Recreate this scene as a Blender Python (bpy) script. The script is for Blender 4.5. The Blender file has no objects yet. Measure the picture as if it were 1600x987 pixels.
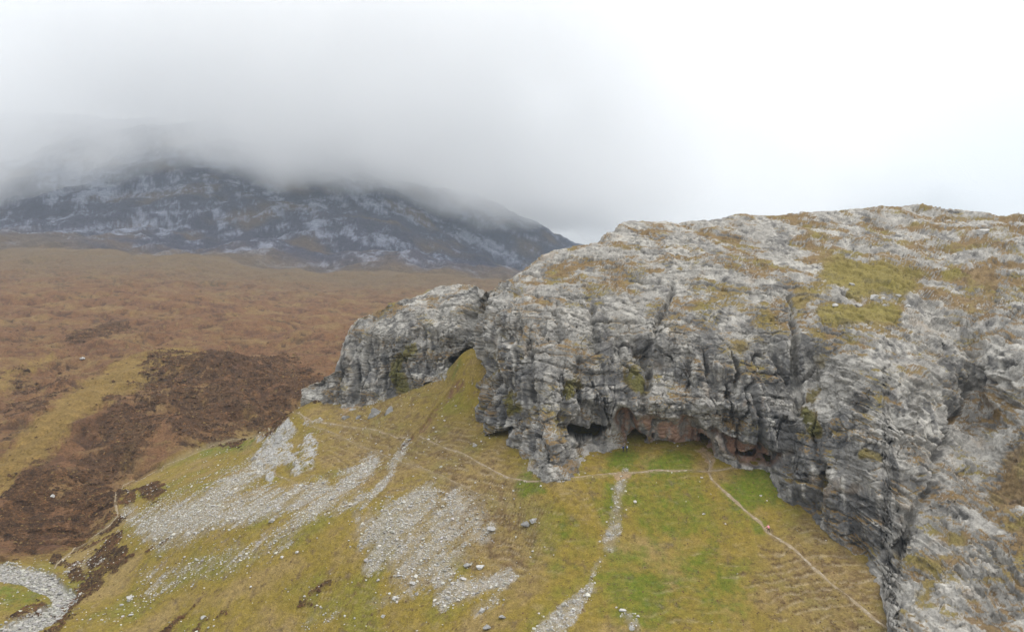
import bpy, math, random, time
import numpy as np
T0 = time.time()
R = math.radians
scene = bpy.context.scene
COL = scene.collection

# ------------------------------------------------------------------ camera
# drone camera, level, with a vertical lens shift; F / CX / Y0 in photo pixels
F, CX, Y0, CZ = 1150.0, 800.0, 420.0, 100.0
cam_d = bpy.data.cameras.new('camera'); cam = bpy.data.objects.new('camera', cam_d); COL.objects.link(cam)
cam_d.sensor_width = 36; cam_d.lens = F / 1600 * 36; cam_d.shift_y = -(493.5 - Y0) / 1600
cam_d.clip_start = 1; cam_d.clip_end = 30000
cam.location = (0, 0, CZ); cam.rotation_euler = (R(90), 0, 0)
scene.camera = cam

# ------------------------------------------------------------------ sky, sun, exposure
SUN_EL, SUN_AZ = 52.0, 95.0          # elevation, azimuth from +Y towards +X
world = bpy.data.worlds.new('World'); scene.world = world; world.use_nodes = True
nt = world.node_tree; N = nt.nodes; L = nt.links; N.clear()
def nd(t, **k):
    n = N.new(t)
    for a, b in k.items(): setattr(n, a, b)
    return n
out = nd('ShaderNodeOutputWorld'); bg = nd('ShaderNodeBackground'); L.new(bg.outputs[0], out.inputs[0])
sky = nd('ShaderNodeTexSky', sky_type='NISHITA', sun_disc=False, sun_elevation=R(SUN_EL), sun_rotation=R(SUN_AZ))
sky.altitude = 300; sky.dust_density = 2.0
tc = nd('ShaderNodeTexCoord')
def vmath(op, a, b=None):
    n = nd('ShaderNodeVectorMath', operation=op); L.new(a, n.inputs[0])
    if b is not None:
        if isinstance(b, tuple): n.inputs[1].default_value = b
        else: L.new(b, n.inputs[1])
    return n
def fmath(op, a, b=None, clamp=False):
    n = nd('ShaderNodeMath', operation=op, use_clamp=clamp)
    for i, v in ((0, a), (1, b)):
        if v is None: continue
        if isinstance(v, (int, float)): n.inputs[i].default_value = v
        else: L.new(v, n.inputs[i])
    return n.outputs[0]
def mrange(v, a, b, c, d):
    n = nd('ShaderNodeMapRange', interpolation_type='SMOOTHSTEP'); L.new(v, n.inputs[0])
    for i, x in enumerate((a, b, c, d)): n.inputs[i + 1].default_value = x
    return n.outputs[0]
def wnoise(scale, detail, vec, rough=.5):
    n = nd('ShaderNodeTexNoise'); n.inputs['Scale'].default_value = scale; n.inputs['Detail'].default_value = detail
    n.inputs['Roughness'].default_value = rough; L.new(vec, n.inputs['Vector']); return n
def mixc(fac, a, b):
    n = nd('ShaderNodeMix', data_type='RGBA')
    if isinstance(fac, (int, float)): n.inputs[0].default_value = fac
    else: L.new(fac, n.inputs[0])
    for i, v in ((6, a), (7, b)):
        if isinstance(v, tuple): n.inputs[i].default_value = (*v, 1)
        else: L.new(v, n.inputs[i])
    return n.outputs[2]
gdir = vmath('NORMALIZE', tc.outputs['Generated']).outputs[0]
# cloud deck: broad soft lumps, flattened towards the horizon
strd = vmath('MULTIPLY', gdir, (1.0, 1.0, 2.2)).outputs[0]
warp = wnoise(1.6, 3, strd)
wv = vmath('SCALE', vmath('SUBTRACT', warp.outputs['Color'], (.5, .5, .5)).outputs[0]); wv.inputs[3].default_value = .42
wdir = vmath('NORMALIZE', vmath('ADD', gdir, wv.outputs[0]).outputs[0]).outputs[0]
lump = wnoise(2.6, 5, strd, .5).outputs[0]
dotn = vmath('DOT_PRODUCT', wdir, tuple(np.array((-.27, 1, .13)) / np.linalg.norm((-.27, 1, .13)))).outputs['Value']
grey = mrange(dotn, math.cos(R(27)), math.cos(R(4)), 0, 1)
grey = fmath('ADD', fmath('MULTIPLY', grey, .80), fmath('MULTIPLY', mrange(lump, .42, .66, 0, .70), 1.0), True)
cloudc = mixc(grey, (1.0, 1.012, 1.02), (.70, .72, .74))
el = nd('ShaderNodeSeparateXYZ'); L.new(gdir, el.inputs[0])
cie = fmath('MULTIPLY', fmath('ADD', fmath('MULTIPLY', fmath('MAXIMUM', el.outputs[2], 0.0), 2.0), 1.0), .585)   # overcast sky: three times brighter at the zenith
cl = vmath('SCALE', cloudc); L.new(cie, cl.inputs[3])
skys = vmath('SCALE', sky.outputs[0]); skys.inputs[3].default_value = .10
L.new(mixc(.94, skys.outputs[0], cl.outputs[0]), bg.inputs[0]); bg.inputs[1].default_value = 1.0

sun_d = bpy.data.lights.new('sun', 'SUN'); sun = bpy.data.objects.new('sun', sun_d); COL.objects.link(sun)
sun_d.energy = 1.2; sun_d.angle = R(18); sun_d.color = (1, .96, .9)
sun.rotation_euler = (R(90 - SUN_EL), 0, R(180 - SUN_AZ))
sun.location = (100, 100, 400)
scene.view_settings.view_transform = 'Standard'; scene.view_settings.look = 'None'
scene.view_settings.exposure = 0.42; scene.view_settings.gamma = 1
scene.render.engine = 'CYCLES'
cy = scene.cycles
cy.use_denoising = True
cy.max_bounces = 8; cy.diffuse_bounces = 3; cy.volume_bounces = 9; cy.transparent_max_bounces = 8
cy.sample_clamp_indirect = 5

# ------------------------------------------------------------------ numpy noise
rng = np.random.default_rng(7)
_perm = rng.permutation(256).astype(np.int32); _perm = np.concatenate([_perm, _perm, _perm])
_g = rng.normal(size=(256, 3)).astype(np.float32); _g /= np.linalg.norm(_g, axis=1)[:, None]
def perlin(x, y, z):
    x = np.asarray(x, np.float32); y = np.asarray(y, np.float32); z = np.asarray(z, np.float32)
    x, y, z = np.broadcast_arrays(x, y, z)
    xi = np.floor(x); yi = np.floor(y); zi = np.floor(z)
    fx = x - xi; fy = y - yi; fz = z - zi
    X = xi.astype(np.int32) & 255; Y = yi.astype(np.int32) & 255; Z = zi.astype(np.int32) & 255
    u = fx * fx * fx * (fx * (fx * 6 - 15) + 10); v = fy * fy * fy * (fy * (fy * 6 - 15) + 10); w = fz * fz * fz * (fz * (fz * 6 - 15) + 10)
    def g(dx, dy, dz):
        h = _perm[_perm[_perm[X + dx] + Y + dy] + Z + dz]; q = _g[h]
        return q[..., 0] * (fx - dx) + q[..., 1] * (fy - dy) + q[..., 2] * (fz - dz)
    def lx(dy, dz): a = g(0, dy, dz); return a + u * (g(1, dy, dz) - a)
    def ly(dz): a = lx(0, dz); return a + v * (lx(1, dz) - a)
    a = ly(0); return (a + w * (ly(1) - a)) * 1.6
def fbm(x, y, z, o=4, lac=2.03, gain=.5):
    s = 0; a = 1.; n = 0; f = 1.
    for i in range(o):
        s = s + a * perlin(x * f + 17.3 * i, y * f - 9.1 * i, z * f + 5.7 * i); n += a; a *= gain; f *= lac
    return s / n
def sst(a, b, x):
    t = np.clip((x - a) / (b - a), 0, 1); return t * t * (3 - 2 * t)
def hash1(i, k=0.0):
    v = np.sin(i * 12.9898 + k * 78.233) * 43758.5453; return v - np.floor(v)
def worley(x, y, z):
    xi = np.floor(x); yi = np.floor(y); zi = np.floor(z)
    f1 = np.full(x.shape, 9., np.float32); f2 = f1.copy(); cid = np.zeros(x.shape, np.float32)
    for dx in (-1, 0, 1):
        for dy in (-1, 0, 1):
            for dz in (-1, 0, 1):
                cx, cy_, cz = (xi + dx).astype(np.int32), (yi + dy).astype(np.int32), (zi + dz).astype(np.int32)
                h = _perm[_perm[_perm[cx & 255] + (cy_ & 255)] + (cz & 255)]
                h2 = _perm[h + 91]; h3 = _perm[h2 + 37]
                d = (cx + h / 255. - x) ** 2 + (cy_ + h2 / 255. - y) ** 2 + (cz + h3 / 255. - z) ** 2
                d = d.astype(np.float32)
                m = d < f1
                f2 = np.where(m, f1, np.minimum(f2, d)); cid = np.where(m, h / 255., cid); f1 = np.minimum(f1, d)
    return np.sqrt(f1), np.sqrt(f2), cid

# ------------------------------------------------------------------ photo pixel <-> place
def unproj(px, py, Y):
    return (px - CX) / F * Y, Y, CZ - (py - Y0) / F * Y
def proj(x, y, z):
    return CX + F * x / y, Y0 - F * (z - CZ) / y
class TPS:
    def __init__(s, P, v, smooth=0.0):
        s.P = np.asarray(P, float); n = len(P)
        d = np.linalg.norm(s.P[:, None] - s.P[None], axis=2)
        K = np.where(d > 0, d * d * np.log(d + 1e-12), 0) + smooth * np.eye(n)
        Q = np.c_[np.ones(n), s.P]
        A = np.block([[K, Q], [Q.T, np.zeros((3, 3))]])
        s.w = np.linalg.solve(A, np.r_[v, np.zeros(3)])
    def __call__(s, a, b):
        sh = np.shape(a); a = np.ravel(a); b = np.ravel(b); o = np.empty(a.shape)
        for i in range(0, len(a), 60000):
            q = slice(i, i + 60000)
            d2 = (a[q, None] - s.P[:, 0]) ** 2 + (b[q, None] - s.P[:, 1]) ** 2
            o[q] = (.5 * d2 * np.log(d2 + 1e-20)) @ s.w[:-3] + s.w[-3] + s.w[-2] * a[q] + s.w[-1] * b[q]
        return o.reshape(sh)
def capsules(px, py, caps, soft=.35):
    """union of soft tapered capsules (x0,y0,x1,y1,r0,r1[,weight]) -> 0..1"""
    m = np.zeros(px.shape, np.float32)
    for c in caps:
        x0, y0, x1, y1, r0, r1 = c[:6]; wt = c[6] if len(c) > 6 else 1.
        rm = max(r0, r1) * (1 + soft) + 2
        sel = (px > min(x0, x1) - rm) & (px < max(x0, x1) + rm) & (py > min(y0, y1) - rm) & (py < max(y0, y1) + rm)
        if not sel.any(): continue
        a = px[sel] - x0; b = py[sel] - y0; dx = x1 - x0; dy = y1 - y0
        t = np.clip((a * dx + b * dy) / (dx * dx + dy * dy + 1e-6), 0, 1)
        d = np.hypot(a - t * dx, b - t * dy) / (r0 + (r1 - r0) * t)
        m[sel] = np.maximum(m[sel], wt * (1 - sst(1 - soft, 1 + soft, d)))
    return m
def chain(pts, r0, r1=None, wt=1.):
    r1 = r0 if r1 is None else r1; n = len(pts) - 1
    return [(*pts[i], *pts[i + 1], r0 + (r1 - r0) * i / n, r0 + (r1 - r0) * (i + 1) / n, wt) for i in range(n)]

# ------------------------------------------------------------------ ground height
GP = [(0,987,170),(130,987,166),(300,987,156),(450,987,148),(600,987,140),(800,987,131),(1000,987,129),(1200,987,130),(1380,987,134),
 (0,1250,130),(400,1250,112),(800,1250,105),(1200,1250,103),(1500,1250,105),(-250,1000,178),(-300,1250,140),(1800,1250,100),
 (600,830,163),(800,830,157),(400,830,178),(1000,830,155),(1200,830,157),(300,830,192),(200,830,213),(200,932,180),(100,940,182),(40,940,186),
 (300,760,222),(200,770,252),(400,760,205),(500,740,200),(420,700,245),(500,690,225),(460,648,255),(560,665,232),(620,690,212),(655,680,206),
 (655,620,228),(700,600,230),(715,563,231),(750,640,208),(780,692,187),(870,747,164),(960,708,180),(1030,704,180),(1100,728,177),(1200,728,178),
 (1225,775,169),(1280,812,163),(1380,900,147),(540,640,248),(490,627,262),
 (800,620,260),(1000,640,260),(1300,660,240),(1600,800,170),(1600,950,135),(1800,900,150),(1300,600,320),(900,560,400),
 (100,880,214),(0,890,204),(180,817,236),(190,765,262),(300,705,296),(415,678,325),(480,640,360),(540,600,420),(620,540,520),
 (90,852,228),(0,842,228),(100,760,262),(0,765,262),(150,700,295),(0,680,310),(250,640,335),(400,620,365),(480,590,400),(0,600,395),(150,600,400),
 (300,550,480),(450,530,560),(0,520,560),(150,520,570),(0,460,800),(250,460,820),(450,480,800),(600,470,900),(0,410,1200),(250,415,1250),
 (450,440,1150),(650,450,1200),(760,440,1500),(900,460,1200),
 (0,380,1550),(250,385,1650),(450,410,1600),(650,430,1600),(0,335,2000),(230,290,2300),(250,340,2000),(450,350,2000),(450,300,2350),(600,320,2400),
 (700,360,2400),(600,380,2000),(700,410,2000),(760,390,2350),(860,376,2600),(885,397,2600),(950,420,2600),(0,270,2500),(250,220,2800),(500,250,2900),
 (650,300,2900),(800,340,3000),(-300,330,2100),(-300,420,1000),(-300,600,400),(-300,880,210),(-300,760,270),(860,400,3200),(-300,200,3000),
 (250,200,3400),(600,260,3500),(950,430,3500)]
GP = np.array(GP, float)
gt = TPS(np.c_[GP[:, 0] / F, np.log(GP[:, 2])], CZ - (GP[:, 1] - Y0) / F * GP[:, 2], 1e-5)
def base_h(x, y): return gt((x * F / y + CX) / F, np.log(y))

PATHS = {
 'main': [(1392,985),(1350,950),(1300,912),(1262,878),(1235,852),(1200,832),(1188,815),(1168,800),(1150,783),(1128,765),(1112,748),(1107,735)],
 'terrace': [(1107,735),(1060,735),(1010,736),(960,739),(900,746),(850,752),(800,748),(770,735),(740,718),(712,704),(680,694),(662,684),(655,680)],
 'cave': [(1107,735),(1112,722),(1104,712)],
 'right_cave': [(1107,735),(1140,731),(1170,727),(1200,728)],
 'upper': [(640,683),(600,676),(560,668),(520,662),(490,657),(472,650),(463,644)],
 'second': [(463,644),(485,662),(510,672),(550,690),(590,706),(625,722),(660,732)],
 'low': [(620,708),(660,732),(700,748),(745,770),(775,782),(800,788)],
 'valley': [(425,672),(380,685),(330,697),(290,715),(240,737),(192,757),(180,770),(181,790),(185,805),(165,825),(130,850),(100,872),(82,888)],
 'spur': [(395,708),(415,725),(430,740),(458,752)],
}
def cap_paths(r):
    c = []
    for k, p in PATHS.items(): c += chain(p, r)
    return c
STREAM = chain([(-150,870),(-40,885),(0,890),(45,900),(85,915),(102,935),(85,955),(55,970),(15,990),(-60,1040)], 15, 17)
SCREE = ([(665,775,605,830,22,40),(720,800,650,870,34,46),(680,860,687,918,36,8),(600,860,575,893,18,7),(795,895,705,925,9,18),(700,925,690,950,14,8),
  (560,800,590,850,10,18,.6),(770,820,750,840,8,8),(640,905,600,940,12,12,.5)]
 + chain([(637,690),(610,728),(568,780)], 5, 6) + chain([(580,715),(545,750),(490,792)], 11, 12) + chain([(500,765),(420,790),(330,812)], 14, 18)
 + chain([(455,672),(400,735),(330,785),(240,825)], 9, 26) + chain([(560,770),(480,800),(420,850)], 12, 18, .55)
 + chain([(440,775),(350,800),(250,840)], 16, 24, .8) + chain([(420,855),(330,880),(240,910)], 18, 22, .4)
 + chain([(978,745),(962,800),(945,850)], 7, 9, .75) + chain([(935,870),(912,912)], 5, 4, .5) + chain([(920,915),(895,945),(855,990)], 9, 15)
 + [(980,960,990,985,12,10,.5),(150,870,110,890,10,8,.6),(200,800,230,830,14,14,.6),(760,930,740,955,14,10,.5),(530,960,480,975,14,10,.3)])
OUTCROP = [(452,668,425,700,9,16),(440,705,410,720,18,12),(490,690,480,720,8,14),(470,735,450,715,8,9),(480,660,500,655,4,4),(420,720,425,750,10,6)]
DARKH = [(250,590,430,575,26,28),(430,580,480,610,30,20),(300,620,410,640,40,34),(220,650,170,700,36,40),(290,660,370,690,34,10),(160,720,130,790,44,50),
 (60,760,40,830,40,34),(100,820,120,840,36,18),(190,505,115,530,13,10),(30,590,60,640,14,14,.6),(20,640,90,600,14,14,.6),(240,770,225,768,14,9),(195,781,205,783,9,6),
 (180,845,150,875,10,10),(120,890,128,905,12,12),(185,862,130,920,8,10,.9),(120,930,85,985,14,18),(90,875,105,882,8,5),
 (312,945,262,990,4,6),(350,955,310,990,5,7,.9),(270,838,225,865,4,4,.8),(460,945,500,950,8,6,.6),(490,930,520,915,5,4,.7),(60,945,20,965,7,5,.7),(170,895,215,865,7,5,.6)]
YGRASS = chain([(300,560),(200,590),(110,640),(40,710),(0,740)], 22, 26) + chain([(20,740),(0,770)], 12, 12) + [(380,640,395,650,7,7),(205,700,190,720,6,6),(0,600,80,560,18,10,.6)]
GREEN = [(1190,745,1160,770,34,30),(1060,722,1030,735,24,20),(980,722,960,720,18,14),(1000,770,1050,800,60,60,.55),(985,880,1000,930,50,60,.65),(1090,890,1130,920,50,50,.6),
 (950,800,960,760,16,12,.7),(830,750,850,756,22,6,.9),(715,572,705,585,12,14,.5),(880,830,870,870,40,40,.4),(1175,815,1180,820,10,14,.8),(20,930,60,925,26,20,.6),(395,690,320,708,8,8,.7)]
BROWN = [(700,720,780,800,50,60,.9),(800,860,760,850,50,40,.9),(560,690,640,700,60,50,.7),(1280,900,1330,960,80,80,.8),(1300,850,1260,830,40,30,.7),(640,620,690,590,26,26,.4),(540,640,620,640,30,30,.6)]

GULLY = chain([(722,600),(700,622),(678,645),(662,668),(640,688),(628,700)], 5, 3.5)
EARTH = [(1096,705,1112,715,7,5),(1113,716,1108,732,6,5),(1165,727,1205,726,4,5),(1150,730,1180,728,3,3),(965,742,985,740,6,3),(540,640,560,630,8,8,.6)]
def ground_height(x, y, full=True):
    """real height of the ground at (x, y); also returns masks"""
    b = base_h(x, y)
    px, py = proj(x, y, b)
    far = sst(900, 1600, y); near = 1 - sst(240, 420, y)
    w1 = fbm(x / 22, y / 22, 3.1, 3); w2 = fbm(x / 9 + 40, y / 9, 7.7, 3)
    wx = px + (w1 * 22 + w2 * 9) * np.clip(170 / y, .3, 1.2); wy = py + (fbm(x / 18 - 70, y / 18, 1.3, 3) * 14 + w2 * 5) * np.clip(170 / y, .3, 1.2)
    M = {}
    n1 = fbm(x / 4.5 + 11, y / 4.5, 2.9, 4, gain=.62); n2 = fbm(x / 1.3, y / 1.3 + 50, 6.3, 2)
    brk = n1 * .75 + n2 * .30
    # chutes: stones and turf strung out down the fall line (towards the lower left)
    fl = fbm((x * .62 - y * .78) / 2.2, (x * .78 + y * .62) / 16, 3.9, 4, gain=.6)
    def broken(m, k=1.0, lo=.30, hi=.56, n=None): return sst(lo, hi, m + k * (brk if n is None else n) * sst(.0, .25, m)) * sst(.0, .1, m)
    M['path'] = capsules(px, py, cap_paths(3.0), .5)
    M['stream'] = capsules(px + (wx - px) * .5, py + (wy - py) * .4, STREAM, .2)
    ms = capsules(wx, wy, SCREE, .9); M['scree_w'] = ms
    M['scree'] = broken(ms, 1.0, .42, .95, 1.0 * brk + 1.2 * fl)
    M['outcrop'] = broken(capsules(wx + n1 * 14, wy + n1 * 8, OUTCROP, .9), 1.3, .35, .75)
    md = capsules(wx, wy, DARKH, .8); M['dark_w'] = md
    M['dark'] = broken(md, 1.0, .36, .78, 1.4 * brk + .9 * fbm(x / 11, y / 7, 8.3, 3) + .9 * fbm((x - .45 * y) / 12, (y + .45 * x) / 60, 2.9, 3))
    M['yellow'] = broken(capsules(wx, wy, YGRASS, .9), .9, .2, .8)
    M['green'] = broken(capsules(wx, wy, GREEN, .9), .9, .1, .95)
    M['brown'] = capsules(wx, wy, BROWN, .8)
    M['earth'] = broken(capsules(px + n1 * 9, py + n2 * 5, EARTH, .9), 1.4, .35, .8)
    M['gully'] = broken(capsules(wx * .6 + px * .4, wy * .6 + py * .4, GULLY, .8), 1.0, .3, .6)
    moor = sst(-14, 14, moor_side(px, py)) * (1 - far)
    moor = np.maximum(moor, sst(380, 440, y) * (1 - far))
    M['moor'] = moor; M['far'] = far; M['moorc'] = np.maximum(moor, sst(380, 440, y))
    h = b + 0.0
    # broad undulation
    h += fbm(x / 40, y / 40, .5, 3) * (0.9 + 2.2 * moor) * (1 - M['path']) * (1 - .8 * far)
    mn = fbm(x / 420 + 3, y / 420, 2.2, 5)
    rid = 1 - np.abs(fbm(x / 260, y / 700, 9.2, 4)) * 2.4
    h += far * (mn * 55 + rid * 26 + (1 - np.abs(fbm(x / 90, y / 160, 4.4, 4)) * 2.4) * 11)
    # moor hags and tussocks
    hag = fbm(x / 16, y / 16, 1.7, 4)
    h += sst(300, 480, y) * moor * (fbm(x / 95, y / 95, 4.9, 3) * 9.0 + fbm((x - .5 * y) / 48, (y + .5 * x) / 190, 7.9, 3) * 8.0)
    h += moor * sst(215, 280, y) * (1 - sst(420, 700, y)) * (fbm(x / 38, y / 38, 3.9, 3) * 4.5 + fbm((x - .45 * y) / 20, (y + .45 * x) / 90, 2.9, 3) * 4.0)
    h += moor * (hag * 1.9 - 1.6 * sst(.16, .22, fbm(x / 34 + 9, y / 16, 8.8, 4)) - 1.2 * sst(.24, .32, fbm(x / 15, y / 8, 5.8, 4, gain=.6)))
    # terracettes: sheep-trodden steps along the contour
    tw = (b + fbm(x / 7, y / 7, 5.5, 3) * .8) / .78 + fbm(x / 30, y / 30, 1.5, 2) * 1.6
    fr = tw - np.floor(tw); step = np.where(fr < .72, fr / .72, (1 - fr) / .28)
    tb = sst(-.18, .16, fbm(x / 4.5, y / 2.5, np.floor(tw) * 3.7, 3) + .20 * M['brown'] - .05) * (.45 + .55 * sst(-.2, .2, n1))
    tm = near * (1 - M['path']) * tb * np.clip(.22 + .9 * M['brown'] + .35 * sst(-.1, .3, w1), 0, 1) * (1 - moor) * (1 - .6 * M['scree'])
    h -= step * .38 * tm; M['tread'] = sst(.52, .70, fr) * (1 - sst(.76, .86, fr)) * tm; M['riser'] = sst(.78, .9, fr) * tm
    tuss = fbm(x / 1.6, y / 1.6, 2.5, 3)
    h += tuss * (.13 + .12 * M['dark'] + .1 * moor) * (1 - M['path']) * (1 - far)
    h += M['dark'] * .45 * (fbm(x / 2.6, y / 2.6, 6.1, 2) * .7 + .6) * (1 - far)
    h -= M['stream'] * 1.2; h += M['stream'] * fbm(x / 2.2, y / 2.2, 4.2, 3) * .5
    o = M['outcrop']; wo = fbm(x / 5, y / 5, b / 3, 3)
    h += o * (.5 + 1.3 * wo + .5 * n2)
    h -= M['path'] * .12
    h -= M['gully'] * (.7 + .6 * n1)
    h += M['scree'] * .15 * fbm(x / .9, y / .9, .2, 2)
    return h, M, px, py
def moor_side(px, py):
    """>0 on the far (heather) side of the valley path, in photo pixels"""
    xs = np.array([-400, 0, 82, 100, 130, 165, 185, 192, 240, 290, 330, 380, 425, 470, 540, 700, 2000.])
    ys = np.array([870, 872, 872, 866, 845, 820, 795, 757, 735, 712, 694, 682, 668, 632, 600, 540, 520.])
    return np.interp(px, xs, ys) - py

# ------------------------------------------------------------------ materials
def mat_nodes(name):
    m = bpy.data.materials.new(name); m.use_nodes = True
    t = m.node_tree; b = t.nodes['Principled BSDF']; b.inputs['Specular IOR Level'].default_value = .15; b.inputs['Roughness'].default_value = .95
    return m, t, b
def attr_material(name, fine, bump, grain=.35, vor=None, dist=.3):
    """vertex albedo 'Col' times world-space grain; fine = list of noise scales (1/m)"""
    m, t, b = mat_nodes(name); n = t.nodes; l = t.links
    at = n.new('ShaderNodeAttribute'); at.attribute_name = 'Col'
    geo = n.new('ShaderNodeNewGeometry')
    val = None; hgt = None
    for s, a in fine:
        k = n.new('ShaderNodeTexNoise'); k.inputs['Scale'].default_value = s; k.inputs['Detail'].default_value = 6; k.inputs['Roughness'].default_value = .65
        l.new(geo.outputs['Position'], k.inputs['Vector'])
        mr = n.new('ShaderNodeMapRange'); l.new(k.outputs[0], mr.inputs[0])
        mr.inputs[1].default_value = .28; mr.inputs[2].default_value = .72; mr.inputs[3].default_value = 1 - a; mr.inputs[4].default_value = 1 + a
        if val is None: val = mr.outputs[0]; hgt = k.outputs[0]
        else:
            q = n.new('ShaderNodeMath'); q.operation = 'MULTIPLY'; l.new(val, q.inputs[0]); l.new(mr.outputs[0], q.inputs[1]); val = q.outputs[0]
            q = n.new('ShaderNodeMath'); q.operation = 'ADD'; l.new(hgt, q.inputs[0]); l.new(k.outputs[0], q.inputs[1]); hgt = q.outputs[0]
    if vor:
        v = n.new('ShaderNodeTexVoronoi'); v.feature = 'DISTANCE_TO_EDGE'; v.inputs['Scale'].default_value = vor
        l.new(geo.outputs['Position'], v.inputs['Vector'])
        mr = n.new('ShaderNodeMapRange'); l.new(v.outputs[0], mr.inputs[0]); mr.inputs[1].default_value = 0; mr.inputs[2].default_value = .12
        q = n.new('ShaderNodeMath'); q.operation = 'ADD'; l.new(hgt, q.inputs[0]); l.new(mr.outputs[0], q.inputs[1]); hgt = q.outputs[0]
    sc = n.new('ShaderNodeVectorMath'); sc.operation = 'SCALE'; l.new(at.outputs['Color'], sc.inputs[0]); l.new(val, sc.inputs[3])
    l.new(sc.outputs[0], b.inputs['Base Color'])
    bp = n.new('ShaderNodeBump'); bp.inputs['Strength'].default_value = bump; bp.inputs['Distance'].default_value = dist
    l.new(hgt, bp.inputs['Height']); l.new(bp.outputs[0], b.inputs['Normal'])
    return m
M_GRASS = attr_material('dry_grass', [(.9, .30), (3.5, .42)], .9, dist=.4)
M_MOOR = attr_material('heather_moor', [(.25, .28), (1.1, .45)], 1.0, dist=1.0)
M_MOUNT = attr_material('quartzite_mountain', [(.02, .20), (.09, .35), (.3, .35)], .9, dist=6)
M_ROCK = attr_material('grey_limestone', [(.5, .16), (2.4, .30)], .9, dist=.32)
M_STONE = attr_material('pale_scree_stone', [(2.0, .2), (7.0, .2)], .6)
M_PATH = attr_material('trodden_earth', [(1.5, .2), (6.0, .25)], .5)

def new_mesh(name, V, Fq, col=None, mat=None, smooth=True):
    me = bpy.data.meshes.new(name)
    V = np.ascontiguousarray(V, np.float32); Fq = np.ascontiguousarray(Fq, np.int32); k = Fq.shape[1]
    me.vertices.add(len(V)); me.vertices.foreach_set('co', V.ravel())
    me.loops.add(Fq.size); me.loops.foreach_set('vertex_index', Fq.ravel())
    me.polygons.add(len(Fq)); me.polygons.foreach_set('loop_start', np.arange(0, Fq.size, k, dtype=np.int32))
    me.polygons.foreach_set('use_smooth', np.full(len(Fq), smooth, bool))
    me.update(calc_edges=True)
    if col is not None:
        a = me.attributes.new('Col', 'FLOAT_COLOR', 'POINT')
        a.data.foreach_set('color', np.c_[col, np.ones(len(col))].astype(np.float32).ravel())
    if mat: me.materials.append(mat)
    return me
def link(name, me, label=None, cat=None, kind=None, parent=None, group=None):
    o = bpy.data.objects.new(name, me); COL.objects.link(o)
    if label: o['label'] = label
    if cat: o['category'] = cat
    if kind: o['kind'] = kind
    if group: o['group'] = group
    if parent: o.parent = parent
    return o
def submesh(name, V, Fq, col, mat):
    used = np.unique(Fq); idx = np.full(len(V), -1, np.int64); idx[used] = np.arange(len(used))
    return new_mesh(name, V[used], idx[Fq], col[used], mat)
def lerp(a, b, m): return a + (np.asarray(b) - a) * m[..., None]

# ------------------------------------------------------------------ the ground: one height field split into hillside, stream bed, moor, mountain
pxs = np.concatenate([np.linspace(-520, -126, 90), np.linspace(-122, 1690, 1090), np.linspace(1700, 1900, 20)])
ys = np.concatenate([np.arange(116, 272, .40), np.geomspace(272.4, 1300, 250), np.geomspace(1309, 4200, 150)])
PX, YY = np.meshgrid(pxs, ys)
nr, ncx = PX.shape
ii = np.arange(nr - 1)[:, None] * ncx + np.arange(ncx - 1)[None]
FQ = np.stack([ii, ii + 1, ii + 1 + ncx, ii + ncx], -1).reshape(-1, 4)
fpx = PX[:-1, :-1].ravel(); fy = YY[:-1, :-1].ravel()
FQ = FQ[~((fpx > 960) & (fy > 232)) & ~((fpx > 780) & (fpx <= 960) & (fy > 262) & (fy < 1000)) & ~((fpx > 1450) & (fy > 150))]
used = np.unique(FQ); remap = np.zeros(PX.size, np.int64); remap[used] = np.arange(len(used)); FQ = remap[FQ]
PX = PX.ravel()[used]; YY = YY.ravel()[used]; XX = (PX - CX) / F * YY
gh, GM, gpx, gpy = ground_height(XX, YY)
# albedo
c = np.empty(gh.shape + (3,)); c[:] = (.212, .154, .030)
v1 = fbm(XX / 12, YY / 12, 1.1, 4); v2 = fbm(XX / 3.2, YY / 3.2, 4.1, 4, gain=.6); v3 = fbm(XX / 1.0, YY / 1.0, 8.1, 2)
c = lerp(c, (.172, .150, .026), sst(-.05, .4, v1)); c = lerp(c, (.255, .18, .072), sst(.0, .45, -v1 + .3 * v2) * .85)
c = lerp(c, (.225, .158, .085), GM['brown'] * (.55 + .4 * sst(-.2, .3, v2)))
c = lerp(c, (.105, .064, .026), sst(.12, .45, v2 + .4 * v3 + .25 * GM['brown']) * .7)
c = lerp(c, (.25, .19, .085), sst(.2, .5, -v2 + .4 * v3) * .5)
c = lerp(c, (.100, .132, .012), GM['green'] * (.7 + .3 * sst(-.3, .3, v3)))
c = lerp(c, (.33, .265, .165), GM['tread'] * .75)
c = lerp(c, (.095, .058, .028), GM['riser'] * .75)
c = lerp(c, (.235, .195, .135), sst(.05, .5, GM['scree_w'] + .7 * v2 + .3 * v3 - .1) * .55)
c = lerp(c, (.34, .31, .265), GM['scree'] * (.35 + .5 * sst(-.2, .3, v3 + .6 * v2)))
c = lerp(c, (.36, .35, .335), GM['outcrop'] * sst(-.35, .1, v2 + v3 * .5))
c = lerp(c, (.33, .23, .14), GM['earth'] * .9)
c = lerp(c, (.15, .085, .045), GM['gully'] * sst(-.3, .2, v3 + v2))
mo = np.empty_like(c); mo[:] = (.145, .075, .036)
m1 = fbm(XX / 34, YY / 34, 2.1, 5, gain=.58); m2 = fbm(XX / 7, YY / 7, 3.3, 5, gain=.6)
mo = lerp(mo, (.175, .108, .046), sst(-.05, .35, m1)); mo = lerp(mo, (.085, .042, .024), sst(.05, .40, -m1 + .7 * m2) * .85)
mo = lerp(mo, (.215, .145, .058), sst(.12, .42, m2) * .65)
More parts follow.
